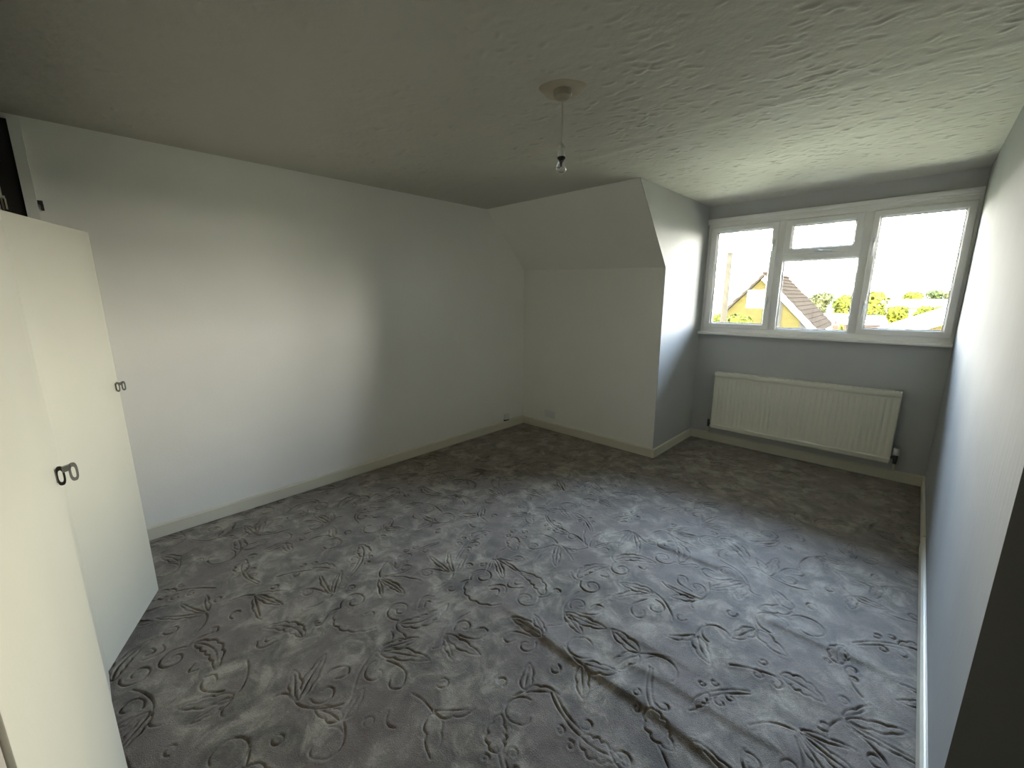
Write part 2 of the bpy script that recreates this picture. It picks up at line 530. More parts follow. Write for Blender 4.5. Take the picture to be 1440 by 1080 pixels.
def handle(x, z, par, tall=0.10):
    m = MB()
    m.box(x - 0.009, x + 0.009, SY0 - 0.010, SY0 + 0.001, z - 0.030, z + 0.030, 0.003)
    m.tube([(x, SY0 - 0.008, z), (x, SY0 - 0.028, z), (x, SY0 - 0.034, z - 0.012), (x, SY0 - 0.034, z - tall)], [0.007, 0.008, 0.008, 0.006], 8)
    return wpart(m, 'window_handle', M_plastic, par)
handle(-1.043, 1.98, s1, 0.07); handle(-1.043, 1.47, s1, 0.07)
handle(-0.343, 1.93, s4, 0.11); handle(-0.343, 1.44, s4, 0.11)
m = MB()
m.box(-0.735, -0.655, SY0 - 0.012, SY0 + 0.001, 1.880, 1.896, 0.003)
m.tube([(-0.70, SY0 - 0.010, 1.888), (-0.70, SY0 - 0.03, 1.886), (-0.66, SY0 - 0.034, 1.884), (-0.60, SY0 - 0.032, 1.882)], [0.007, 0.007, 0.006, 0.005], 8)
wpart(m, 'window_stay', M_plastic, s2)
sill = MB()
sill.prism([(YW - 0.045, 1.125), (YW - 0.050, 1.131), (YW - 0.050, 1.142), (YW - 0.043, 1.150), (YW + 0.02, 1.153), (YW + 0.02, 1.125)], 'x', XC + 0.002, XR - 0.002)
wpart(sill, 'window_sill')
hd = MB()
hd.box(XC + 0.003, XR - 0.004, YW - 0.024, YW - 0.0005, 2.213, 2.250, 0.003)
hd.box(XC + 0.003, XR - 0.004, YW - 0.010, YW - 0.0005, 2.200, 2.213)
struct(hd.build('trim_1', M_upvc, None, True))

# ------------------------------------------------------------------ carpet with carved leaf sprays
def cat(pts, n=7, closed=False):
    P = np.array(pts, float)
    if len(P) == 2: P = np.array([P[0], P.mean(0), P[1]])
    Q = np.vstack([2 * P[0] - P[1], P, 2 * P[-1] - P[-2]])
    out = []
    for i in range(1, len(Q) - 2):
        for t in np.linspace(0, 1, n, endpoint=False):
            a, b, c, d = Q[i - 1], Q[i], Q[i + 1], Q[i + 2]
            out.append(0.5 * ((2 * b) + (c - a) * t + (2 * a - 5 * b + 4 * c - d) * t * t + (3 * b - a - 3 * c + d) * t ** 3))
    out.append(P[-1])
    return np.array(out)
def bez(a, b, c, n=24):
    t = np.linspace(0, 1, n)[:, None]
    return (1 - t) ** 2 * np.array(a) + 2 * t * (1 - t) * np.array(b) + t * t * np.array(c)
def curl(c, r0, a0, turns, shrink=0.25, n=34):
    t = np.linspace(0, 1, n); a = a0 + turns * 2 * math.pi * t; r_ = r0 * (1 - (1 - shrink) * t)
    return np.stack([c[0] + r_ * np.cos(a), c[1] + r_ * np.sin(a)], 1)
def leaf(a, b, c, w, lobes=4, half=0):
    """scalloped leaf along the curve a-b-c: two lobed edges and a mid-rib"""
    m = bez(a, b, c, 60); d = np.gradient(m, axis=0); d /= np.linalg.norm(d, axis=1)[:, None]
    nn = np.stack([-d[:, 1], d[:, 0]], 1); t = np.linspace(0, 1, 60)
    prof = w * np.sin(math.pi * t ** 0.8) ** 0.7 * (0.62 + 0.38 * np.abs(np.sin(lobes * math.pi * t)) ** 0.6)
    out = [m[:50]]
    if half >= 0: out.append(m + nn * prof[:, None])
    if half <= 0: out.append(m - nn * prof[:, None])
    return out
MOTIFS = {
 'tulip': [bez((1.05, .06), (.55, -.10), (.30, .14)), bez((.30, .14), (.12, .30), (.0, .16), 16), curl((.72, .24), .20, -2.6, .85, .25)]
          + leaf((.32, .12), (.22, .40), (.06, .62), .10, 3) + leaf((.38, .12), (.36, .52), (.44, .92), .11, 3)
          + [bez((.52, .30), (.60, .78), (.92, .66), 26), bez((.92, .66), (1.0, .50), (.78, .46), 16)],
 'spray': [bez((0, 0), (.30, .34), (.62, .42), 30), bez((.05, -.02), (.34, .26), (.60, .34), 26)]
          + leaf((.56, .40), (.80, .52), (1.08, .44), .15, 4) + [curl((.36, .14), .085, 2.2, -.9, .3), curl((.58, .20), .10, 2.0, -.85, .25), curl((.30, .44), .07, -2.0, .9, .3), curl((.48, .56), .06, -2.2, .9, .3)],
 'scroll': [curl((.22, .70), .24, -1.9, -1.25, .22, 50), bez((.14, .46), (.02, .30), (.16, .14), 18), curl((.10, .06), .085, .9, -.75, .4)]
          + leaf((.16, .38), (.55, .12), (1.02, .46), .13, 5) + [bez((.52, .60), (.66, .98), (.84, .74), 22), bez((.62, .58), (.70, .78), (.78, .60), 16)],
 'rosette': [curl((.68, .74), .26, 3.4, .62, .75, 30), curl((.66, .14), .09, 1.4, .75, .6)] + leaf((.42, .52), (.20, .60), (.0, .84), .12, 2)
          + leaf((.42, .46), (.24, .30), (.06, .10), .11, 2) + [bez((.36, .50), (.60, .44), (.82, .52), 20), bez((.60, .92), (.74, 1.02), (.84, .86), 14)],
 'palmette': leaf((.52, .10), (.30, .28), (.02, .34), .075, 2, 1) + leaf((.54, .14), (.34, .52), (.14, .74), .085, 3, 0) + leaf((.58, .16), (.56, .60), (.52, .98), .09, 3, -1)
          + [bez((.64, .18), (.76, .66), (1.0, .66), 24), curl((.90, .52), .14, 1.0, -.8, .25), bez((.60, .10), (.80, -.06), (1.12, .06), 22), curl((.20, .04), .09, .3, .9, .25)],
}
def carpet():
    xs = np.arange(XL + 0.001, XR - 0.001, 0.0034)
    ys = [0.0 + WY - 0.02]
    while ys[-1] < YW - 0.001:
        ys.append(ys[-1] + (0.0034 if ys[-1] < 1.6 else 0.0045 if ys[-1] < 2.6 else 0.007))
    ys[-1] = YW - 0.001
    ys = np.array(ys)
    nx, ny = len(xs), len(ys)
    X, Y = np.meshgrid(xs, ys)
    D = np.full((ny, nx), 1.0)
    G = np.zeros((ny, nx))
    r = random.Random(5)
    keys = list(MOTIFS)
    sp = 0.30
    row = 0; y = -0.05; k = 0
    while y < YW + 0.1:
        x = XL - 0.05 + (row % 2) * sp * 0.5
        while x < XR + 0.1:
            cx = x + r.uniform(-.045, .045); cy = y + r.uniform(-.045, .045)
            a = r.uniform(0, 2 * math.pi); s = r.uniform(.23, .30); fl = r.choice((-1, 1))
            for line in MOTIFS[keys[(k * 3 + row) % 5]]:
                if r.random() < 0.10: continue
                lw = r.uniform(.45, 1.0); nseg = len(line) - 1
                L = (line - np.array([.5, .4])) * s * np.array([fl, 1.0])
                px = cx + L[:, 0] * math.cos(a) - L[:, 1] * math.sin(a); py = cy + L[:, 0] * math.sin(a) + L[:, 1] * math.cos(a)
                ph0 = r.uniform(0, 6.28)
                for q, (ax, ay, bx, by) in enumerate(zip(px[:-1], py[:-1], px[1:], py[1:])):
                    u_ = (q + .5) / nseg
                    wt = lw * (0.35 + 0.65 * math.sin(math.pi * min(1, .12 + u_)) ** .5) * (0.75 + 0.35 * math.sin(ph0 + 9 * u_))
                    pad = 0.022
                    i0 = int((min(ax, bx) - pad - xs[0]) / 0.0034); i1 = int((max(ax, bx) + pad - xs[0]) / 0.0034) + 2
                    if i1 <= 0 or i0 >= nx: continue
                    i0 = max(i0, 0)
                    j0, j1 = np.searchsorted(ys, [min(ay, by) - pad, max(ay, by) + pad])
                    if j0 >= j1: continue
                    gx = X[j0:j1, i0:i1] - ax; gy = Y[j0:j1, i0:i1] - ay
                    dx, dy = bx - ax, by - ay
                    t = np.clip((gx * dx + gy * dy) / (dx * dx + dy * dy + 1e-12), 0, 1)
                    d = np.hypot(gx - t * dx, gy - t * dy)
                    sub = D[j0:j1, i0:i1]
                    np.minimum(sub, d, out=sub)
                    gs = G[j0:j1, i0:i1]
                    np.maximum(gs, wt * np.exp(-(d / (0.0021 + 0.0011 * wt)) ** 2), out=gs)
            x += sp; k += 1
        y += sp * 0.86; row += 1
    Z = np.zeros((ny, nx))
    fade = 0.45 + 0.75 * smooth_noise((ny, nx), (16, 12), 21)      # worn in places
    Z -= 0.0135 * G * np.clip(fade, 0.25, 1.0)
    Z += 0.0010 * np.exp(-((D - 0.010) / 0.007) ** 2)
    Z += 0.004 * (smooth_noise((ny, nx), (12, 9), 31) - 0.5)
    Z += 0.0022 * (smooth_noise((ny, nx), (90, 70), 32) - 0.5)
    # ripples in the loose carpet: they run across the room
    for (y0, x0, x1, h, w, sk) in ((1.262, -1.35, -0.10, 0.024, 0.032, 0.0), (1.385, -0.80, 0.05, 0.012, 0.030, 0.10), (1.515, -1.05, -0.35, 0.013, 0.032, 0.05),
                               (2.315, -1.15, -0.40, 0.015, 0.028, 0.0), (2.075, -0.45, 0.20, 0.015, 0.028, 0.0), (3.01, -0.30, 0.21, 0.010, 0.03, 0.0),
                               (2.935, -0.72, -0.40, 0.008, 0.03, 0.0), (1.70, -0.55, 0.15, 0.007, 0.05, 0.08), (0.98, -0.8, -0.2, 0.008, 0.05, 0.05)):
        yy = y0 + sk * (X - x0) + 0.008 * np.sin(X * 9)
        m = np.clip((X - x0) / 0.25, 0, 1) * np.clip((x1 - X) / 0.25, 0, 1)
        m = m * m * (3 - 2 * m)
        dy = Y - yy
        Z += 0.6 * h * m * np.where(dy < 0, np.exp(-(dy / (w * 0.75)) ** 2), np.exp(-(dy / (w * 2.0)) ** 2))
    Z = np.maximum(Z, -0.017)
    edge = np.minimum.reduce([X - XL, XR - X, YW - Y])
    Z -= 0.006 * np.exp(-(edge / 0.02) ** 2)
    return grid_mesh('carpet', xs, ys, Z, M_carpet)
tag(carpet(), 'grey brown carpet with carved leaf sprays covering the whole floor', 'carpet')

# ------------------------------------------------------------------ built-in wardrobe
wr = empty('built_in_wardrobe', (-1.9, WY, 0))
tag(wr, 'built-in wardrobe with cream flush doors, one ajar, dark open top', 'wardrobe')
WL = Vector(wr.location)
def wp(m, name, mat, smooth=False, parent=None):
    o = m.build(name, mat, None, smooth)
    o.data.transform(Matrix.Translation(-WL)); o.parent = parent or wr
    return o
FT = 0.022
yF = WY - 0.024                                         # front of the carcass, behind the doors
wp(MB().box(XL + 0.002, XL + 0.020, yF - WD, yF + 0.048, 0.0, 2.345), 'side_panel', M_dark)
wp(MB().box(WX1 - 0.022, WX1, yF - WD, yF + 0.006, 0.0, ZC - 0.001), 'side_panel', M_stile)
wp(MB().box(XL + 0.02, WX1 - 0.022, yF - WD + 0.002, yF - WD + 0.014, 0.0, ZC - 0.001), 'back_panel', M_dark)
wp(MB().box(XL + 0.02, WX1 - 0.022, yF - WD + 0.014, yF - 0.01, 2.330, 2.350), 'top_panel', M_dark)
wp(MB().box(XL + 0.002, XL + 0.030, yF + 0.049, yF + 0.092, 0.0, ZC - 0.02), 'edge_strip', M_white)
wp(MB().box(XL + 0.031, WX1 - 0.022, yF - 0.02, yF, 2.345, ZC - 0.001), 'head_rail', M_stile)
wp(MB().box(XL + 0.031, WX1 - 0.022, yF - 0.024, yF - 0.001, 1.775, 1.815), 'middle_rail', M_stile)
wp(MB().box(XL + 0.031, WX1 - 0.022, yF - 0.40, yF - 0.026, 1.790, 1.806), 'shelf', M_dark)
wp(MB().box(XL + 0.031, WX1 - 0.022, yF - 0.024, yF - 0.001, 0.0, 0.055), 'plinth', M_stile)
wp(MB().box(-0.598, WX1 - 0.001, yF + 0.007, yF + 0.018, 0.0, ZC - 0.002), 'stile', M_stile)
for xx in (-2.625, -2.098, -1.395):
    wp(MB().box(xx - 0.016, xx + 0.016, yF - 0.024, yF - 0.0005, 0.056, 2.344), 'stile', M_stile)
# rail bracket glimpsed in the dark top compartment
m = MB()
m.box(XL + 0.021, XL + 0.027, WY - 0.052, WY - 0.044, 1.925, 2.07)
m.box(XL + 0.021, XL + 0.034, WY - 0.085, WY - 0.036, 1.975, 1.987)
m.box(XL + 0.021, XL + 0.034, WY - 0.040, WY - 0.034, 1.925, 1.975)
wp(m, 'rail_bracket', M_oldplastic)

def pull(parent, lx, lz, th):
    """small bent-metal pull: two oval eyes standing out from the door, joined by a strap at the top"""
    m = MB()
    def eye(yc, w, h, top, tilt):
        oo, ii = [], []
        n = 28
        for k in range(n):
            a = 2 * math.pi * k / n
            ca, sa = math.cos(a), math.sin(a)
            u = math.copysign(abs(ca) ** 0.75, ca) * w / 2; v = math.copysign(abs(sa) ** 0.7, sa) * h / 2
            oo.append((u, top - h / 2 + v)); ii.append((u * 0.50, top - h / 2 - 0.001 + v * 0.62))
        V = []
        for L, x in ((oo, -0.0018), (oo, 0.0018), (ii, 0.0018), (ii, -0.0018)):
            V.append([m.bm.verts.new((lx + x * math.cos(tilt) - u * math.sin(tilt), yc + x * math.sin(tilt) + u * math.cos(tilt), v)) for u, v in L])
        for A, B in zip(V, V[1:] + V[:1]):
            for k in range(n):
                j = (k + 1) % n
                m.bm.faces.new((A[k], A[j], B[j], B[k]))
    top = lz + 0.022
    eye(th + 0.0075, 0.0145, 0.045, top, 0.12)
    eye(th + 0.0285, 0.0150, 0.043, top + 0.003, -0.12)
    m.hexa([(lx - 0.006, th + 0.0115, top - 0.016), (lx + 0.003, th + 0.0115, top - 0.016), (lx + 0.003, th + 0.0115, top - 0.003), (lx - 0.006, th + 0.0115, top - 0.003)],
           [(lx - 0.006, th + 0.0250, top - 0.013), (lx + 0.003, th + 0.0250, top - 0.013), (lx + 0.003, th + 0.0250, top), (lx - 0.006, th + 0.0250, top)])
    m.box(lx - 0.005, lx + 0.005, th + 0.0003, th + 0.0022, top - 0.036, top - 0.006)
    return m.build('pull_handle', M_chrome, parent, True)

def wdoor(hinge, angle, width, handle_x=None, hz=1.11, z0=0.06, z1=1.77):
    """hinge corner on the front plane; local +x runs along the door from the hinge, +y is its outer face"""
    m = MB().box(-width, 0, -FT, 0, z0, z1, 0.0018)
    o = m.build('wardrobe_door', M_door, wr, True)
    o.location = Vector(hinge) - WL
    o.rotation_euler = (0, 0, angle)
    if handle_x is not None:
        pull(o, -width + handle_x, hz, 0)
    return o
def ang(h, f): return math.atan2(h[1] - f[1], h[0] - f[0])
# near door, a touch open; far door swung into the room; two closed doors behind them
D_h, D_f = (-0.600, WY, 0), (-1.380, -0.0775, 0)
wdoor(D_h, ang(D_h, D_f), math.dist(D_h, D_f), 0.042)
E_f, E_h = (-2.571, 0.098, 0), (-2.094, -0.1125, 0)
wdoor(E_h, ang(E_h, E_f), math.dist(E_h, E_f), 0.028)
wdoor((-1.412, WY - 0.001, 0), 0.0, 0.672, None)
wdoor((-2.640, WY - 0.001, 0), 0.0, 0.640, None)
# hinges on the ajar door and the near door
for hx in (E_h, D_h):
    for z in (0.30, 1.55):
        wp(MB().tube([(hx[0] + 0.003, hx[1] - 0.018, z), (hx[0] + 0.003, hx[1] - 0.018, z + 0.06)], 0.004, 8), 'hinge', M_chrome)

# small dark catch on the wall beside the wardrobe
m = MB()
m.box(XL + 0.0005, XL + 0.012, -0.046, -0.020, 1.968, 1.986, 0.001)
m.box(XL + 0.0005, XL + 0.012, -0.031, -0.019, 1.938, 1.970, 0.001)
tag(m.build('wall_catch', M_black), 'small dark angled metal catch on the white wall above the wardrobe door', 'catch')

# ------------------------------------------------------------------ pendant lamp
PX, PY = -1.243, 1.609
pt = MB()
n = 40; ring_o = []; ring_i = []
for k in range(n):
    a = 2 * math.pi * k / n
    r_ = 1 + 0.06 * math.sin(3 * a + 1) + 0.04 * math.sin(5 * a)
    ring_o.append(pt.bm.verts.new((PX + 0.098 * r_ * math.cos(a), PY + 0.098 * r_ * math.sin(a), ZC - 0.0002)))
    ring_i.append(pt.bm.verts.new((PX + 0.088 * r_ * math.cos(a), PY + 0.088 * r_ * math.sin(a), ZC - 0.0035)))
for k in range(n):
    pt.bm.faces.new((ring_o[k], ring_o[(k + 1) % n], ring_i[(k + 1) % n], ring_i[k]))
pt.bm.faces.new(ring_i)
pt.build('plaster_patch', M_patch, ceil, True)
pend = empty('pendant_light', (PX, PY, ZC))
tag(pend, 'bare clear bulb hanging on a cord from a white ceiling rose', 'pendant light')
def pp(m, name, mat, parent=None, smooth=True):
    o = m.build(name, mat, None, smooth); o.data.transform(Matrix.Translation((-PX, -PY, -ZC))); o.parent = parent or pend
    return o
c = (PX, PY)
pp(MB().lathe([(0, 2.3715), (0.040, 2.3715), (0.041, 2.362), (0.037, 2.347), (0.028, 2.340), (0.010, 2.336), (0.0, 2.335)], c, 32), 'ceiling_rose', M_rose)
pp(MB().tube([(PX, PY, 2.337), (PX + 0.001, PY, 2.26), (PX, PY, 2.172)], 0.0028, 8), 'cord', M_oldplastic)
lh = pp(MB().lathe([(0, 2.176), (0.004, 2.176), (0.006, 2.166), (0.0145, 2.150), (0.0165, 2.146), (0.0165, 2.137), (0.0150, 2.135), (0.0160, 2.133), (0.0165, 2.112), (0.0155, 2.109), (0.0, 2.109)], c), 'lamp_holder', M_plastic)
pp(MB().lathe([(0.0, 2.1088), (0.0175, 2.1088), (0.0178, 2.105), (0.0175, 2.1012), (0.0, 2.1012)], c), 'shade_ring', M_gasket, lh)
bulb = pp(MB().lathe([(0.0105, 2.1005), (0.0125, 2.090), (0.020, 2.078), (0.0235, 2.066), (0.0225, 2.054), (0.016, 2.046), (0.007, 2.0425), (0, 2.042)], c, 28), 'bulb', M_bulb, None, 'all')
pp(MB().lathe([(0, 2.1010), (0.0108, 2.1010), (0.0112, 2.090), (0.0, 2.089)], c), 'bulb_cap', M_metal, bulb)
m = MB().lathe([(0, 2.0885), (0.006, 2.0885), (0.0045, 2.078), (0.003, 2.070), (0, 2.069)], c, 12)
m.tube([(PX - 0.010, PY, 2.064), (PX - 0.004, PY, 2.070), (PX + 0.004, PY, 2.070), (PX + 0.010, PY, 2.064)], 0.0006, 5)
pp(m, 'filament_stem', M_gasket, bulb)

# ------------------------------------------------------------------ radiator
RX0, RX1, RZ0, RZ1 = -1.412, -0.008, 0.165, 0.757
RYF, RYB = YW - 0.100, YW - 0.038
rad = empty('radiator', ((RX0 + RX1) / 2, YW - 0.07, 0))
tag(rad, 'long cream ribbed panel radiator on the grey wall under the window', 'radiator')
RL = Vector(rad.location)
def rp_(m, name, mat, parent=None, smooth=True):
    o = m.build(name, mat, None, smooth); o.data.transform(Matrix.Translation(-RL)); o.parent = parent or rad
    return o
m = MB()
nf = 36; per = 10
xs = np.linspace(RX0 + 0.006, RX1 - 0.006, nf * per + 1)
zs = [RZ0, RZ0 + 0.004, 0.182, 0.198, 0.203, 0.208, 0.214, 0.235, 0.255, 0.45, 0.650, 0.675, 0.700, 0.706, 0.709, 0.722]
rows = []
for z in zs:
    env = float(np.clip((z - 0.214) / 0.03, 0, 1) * np.clip((0.705 - z) / 0.04, 0, 1))
    base = 0.0
    if 0.168 < z < 0.2: base = -0.006
    if 0.2 < z < 0.206: base = -0.009
    if z > 0.7055: base = 0.007 if z > 0.708 else 0.0
    row = []
    for i, x in enumerate(xs):
        ph = (i % per) / per
        wv = 0.5 - 0.5 * math.cos(2 * math.pi * ph)
        wv = wv ** 0.6
        row.append(m.bm.verts.new((x, RYF + base + env * 0.0065 * (1 - wv) , z)))
    rows.append(row)
for A, B in zip(rows, rows[1:]):
    for i in range(len(A) - 1):
        m.bm.faces.new((A[i], A[i + 1], B[i + 1], B[i]))
rp_(m, 'front_panel', M_rad, None, 'all')
rp_(MB().box(RX0 + 0.006, RX1 - 0.006, RYF + 0.009, RYF + 0.014, RZ0 + 0.001, 0.722), 'water_panel', M_rad)
# top cover with grille slots
m = MB()
m.box(RX0, RX1, RYF - 0.010, RYF - 0.004, 0.718, RZ1, 0.0025)
m.box(RX0, RX1, RYB - 0.004, RYB + 0.002, 0.718, RZ1, 0.0025)
ns = 56
for k in range(ns + 1):
    x = RX0 + 0.002 + (RX1 - RX0 - 0.012) * k / ns
    m.box(x, x + 0.008, RYF - 0.005, RYB - 0.003, RZ1 - 0.006, RZ1 - 0.002)
rp_(m, 'top_grille', M_rad)
for x in (RX0, RX1 - 0.005):
    rp_(MB().box(x, x + 0.005, RYF - 0.003, RYB, RZ0 + 0.02, 0.717, 0.0015), 'side_cover', M_rad)
rp_(MB().box(RX0 + 0.02, RX1 - 0.02, RYF + 0.03, RYF + 0.05, RZ0 + 0.02, 0.70), 'convector_fins', M_rad)
for x in (-1.25, -0.17):
    rp_(MB().box(x - 0.02, x + 0.02, RYB - 0.01, YW - 0.0005, 0.20, 0.68), 'wall_bracket', M_rad)
vy = RYF + 0.022
# lockshield valve, left
v = rp_(MB().tube([(RX0 + 0.006, vy, 0.200), (RX0 - 0.020, vy, 0.200)], 0.010, 10).lathe([(0, 0.170), (0.011, 0.170), (0.012, 0.20), (0.011, 0.214), (0.0, 0.214)], (RX0 - 0.028, vy), 14), 'lockshield_valve', M_metal)
rp_(MB().lathe([(0, 0.2142), (0.012, 0.2142), (0.0115, 0.240), (0.008, 0.246), (0, 0.246)], (RX0 - 0.028, vy), 14), 'valve_cap', M_metal, v)
rp_(MB().tube([(RX0 - 0.028, YW - 0.0005, 0.104), (RX0 - 0.028, vy + 0.016, 0.104), (RX0 - 0.028, vy + 0.004, 0.108), (RX0 - 0.028, vy, 0.120), (RX0 - 0.028, vy, 0.1698)], 0.0075, 10), 'pipe', M_oldplastic, v)
# thermostatic valve, right
v = rp_(MB().tube([(RX1 - 0.006, vy, 0.215), (RX1 + 0.018, vy, 0.215)], 0.011, 10).lathe([(0, 0.165), (0.012, 0.165), (0.013, 0.19), (0.015, 0.20), (0.015, 0.232), (0.012, 0.240), (0.0, 0.240)], (RX1 + 0.030, vy), 14), 'thermostatic_valve', M_metal)
rp_(MB().lathe([(0, 0.2402), (0.019, 0.2402), (0.0215, 0.250), (0.0215, 0.290), (0.018, 0.297), (0, 0.297)], (RX1 + 0.030, vy), 18), 'valve_head', M_plastic, v)
rp_(MB().tube([(RX1 + 0.030, YW - 0.0005, 0.104), (RX1 + 0.030, vy + 0.016, 0.104), (RX1 + 0.030, vy + 0.004, 0.108), (RX1 + 0.030, vy, 0.120), (RX1 + 0.030, vy, 0.1648)], 0.0085, 10), 'pipe', M_oldplastic, v)

# ------------------------------------------------------------------ sockets
sk = empty('double_socket', (-2.895, YB, 0.188))
tag(sk, 'white double power socket low on the back wall above the skirting', 'socket')
sk_plate = MB().box(-0.073, 0.073, -0.011, -0.0005, -0.043, 0.043, 0.003).build('face_plate', M_plastic, sk, True)
for s in (-1, 1):
    MB().box(s * 0.036 - 0.007 + s * 0.018, s * 0.036 + 0.007 + s * 0.018, -0.0145, -0.0112, 0.012, 0.034, 0.001).build('rocker_switch', M_plastic, sk, True)
jb = empty('junction_box', (XL, 3.335, 0.092))
tag(jb, 'small white cable box on the left wall skirting near the corner', 'junction box')
MB().box(0.001, 0.028, -0.034, 0.034, 0.014, 0.080, 0.003).build('cover', M_plastic, jb, True)
MB().box(0.001, 0.022, -0.038, 0.030, 0.0005, 0.0135).build('shadow_strip', M_black, jb)  # black strip standing in for the shadow below the box
MB().tube([(0.008, 0.030, 0.004), (0.008, 0.16, 0.003), (0.008, 0.285, 0.003)], 0.003, 6).build('cable', M_oldplastic, jb)

# ------------------------------------------------------------------ outside: gardens, neighbours, far hills
GZ = -2.8
M_bounce_ground = two_tone('pale_bounce_ground', (0.34, 0.295, 0.16), (0.44, 0.39, 0.23), 0.15)  # near ground coloured far paler than grass, to bounce light up indoors
M_hill = two_tone('far_fields', (0.040, 0.048, 0.022), (0.07, 0.07, 0.038), 0.03)
M_leaf = [two_tone('yellow_green_leaves', (0.026, 0.031, 0.003), (0.072, 0.070, 0.007), 1.3),
          two_tone('mid_green_leaves', (0.014, 0.020, 0.006), (0.036, 0.042, 0.012), 1.1),
          two_tone('olive_leaves', (0.022, 0.024, 0.009), (0.046, 0.044, 0.017), 1.0)]
M_bark = two_tone('bark', (0.05, 0.035, 0.02), (0.10, 0.075, 0.05), 6)
M_wood = two_tone('weathered_pole_wood', (0.013, 0.0105, 0.006), (0.020, 0.0165, 0.010), 5)
M_tile = two_tone('brown_roof_tile', (0.0130, 0.0094, 0.0064), (0.0200, 0.0150, 0.0105), 2.2, 1.0, spec=0.0)
M_barge = paint('white_bargeboard', (0.62, 0.62, 0.60), 0.5)
M_sheet = paint('pale_roof_sheet', (0.50, 0.49, 0.46), 0.6)
M_felt = paint('grey_roof_felt', (0.05, 0.053, 0.056), 0.8, var=0.15, spec=0.1)
M_board = two_tone('pale_cladding', (0.013, 0.0118, 0.0095), (0.021, 0.0193, 0.0160), 3, 0.9)
M_pane = paint('house_window_glass', (0.45, 0.46, 0.46), 0.08)
M_rend = paint('cream_render', (0.06, 0.052, 0.035), 0.8, var=0.06, spec=0.1)
def brick(name, ca, cb, mortar):
    m, n, l, b = new_mat(name)
    tc = n.new('ShaderNodeTexCoord')
    mp = n.new('ShaderNodeMapping'); mp.inputs['Rotation'].default_value = (R(90), 0, 0)
    l.new(tc.outputs['Object'], mp.inputs[0])
    t = n.new('ShaderNodeTexBrick')
    t.inputs['Color1'].default_value = ca + (1,); t.inputs['Color2'].default_value = cb + (1,); t.inputs['Mortar'].default_value = mortar + (1,)
    t.inputs['Scale'].default_value = 1.0
    t.inputs['Mortar Size'].default_value = 0.008
    t.inputs['Brick Width'].default_value = 0.23; t.inputs['Row Height'].default_value = 0.075
    l.new(mp.outputs[0], t.inputs['Vector'])
    l.new(t.outputs['Color'], b.inputs['Base Color'])
    b.inputs['Roughness'].default_value = 0.9
    b.inputs['Specular IOR Level'].default_value = 0.08
    return m
M_ybrick = brick('yellow_stock_brick', (0.018, 0.0130, 0.0016), (0.027, 0.0215, 0.0036), (0.028, 0.024, 0.010))
M_rbrick = brick('red_brick', (0.026, 0.013, 0.008), (0.031, 0.018, 0.011), (0.03, 0.026, 0.02))

# ground and hills
xs_ = np.linspace(-420, 320, 75); ys_ = np.concatenate([np.linspace(5.5, 60, 12), np.linspace(70, 700, 40)])
Xg, Yg = np.meshgrid(xs_, ys_)
Zg = GZ + np.clip((Yg - 110) / 500, 0, 1) * 9.0 * (0.75 + 0.35 * np.sin(Xg * 0.013 + 1.2) + 0.12 * np.sin(Xg * 0.05)) + 0.1 * np.sin(Xg * 0.3) * np.sin(Yg * 0.2) * (Yg > 60)
gr = grid_mesh('ground', xs_, ys_, Zg, M_bounce_ground); gr['kind'] = 'structure'
gr.data.materials.append(M_hill)
mi = np.zeros(len(gr.data.polygons), dtype=np.int32); mi[15 * (len(xs_) - 1):] = 1
gr.data.polygons.foreach_set('material_index', mi)

def leaf_cloud(r, blobs, n, size):
    V = np.zeros((n * 4, 3))
    w = np.array([b[3] ** 2 for b in blobs]); w = w / w.sum()
    idx = r.choice(len(blobs), n, p=w)
    B = np.array(blobs)[idx]
    d = r.normal(size=(n, 3)); d /= np.linalg.norm(d, axis=1)[:, None]
    rad = B[:, 3] * r.uniform(0.72, 1.08, n) * (1 + 0.12 * np.sin(d[:, 0] * 9 + d[:, 2] * 7))
    c = B[:, :3] + d * rad[:, None] * np.array([1, 1, 0.85])
    a = r.normal(size=(n, 3)) + d * 0.4; a -= d * (a * d).sum(1)[:, None] * 0.6; a /= np.linalg.norm(a, axis=1)[:, None]
    b = np.cross(a, d + r.normal(size=(n, 3)) * 0.5); b /= np.linalg.norm(b, axis=1)[:, None]
    s = (size * r.uniform(0.6, 1.3, n))[:, None]
    V[0::4] = c - a * s; V[1::4] = c + b * s * 0.5; V[2::4] = c + a * s; V[3::4] = c - b * s * 0.5
    return V
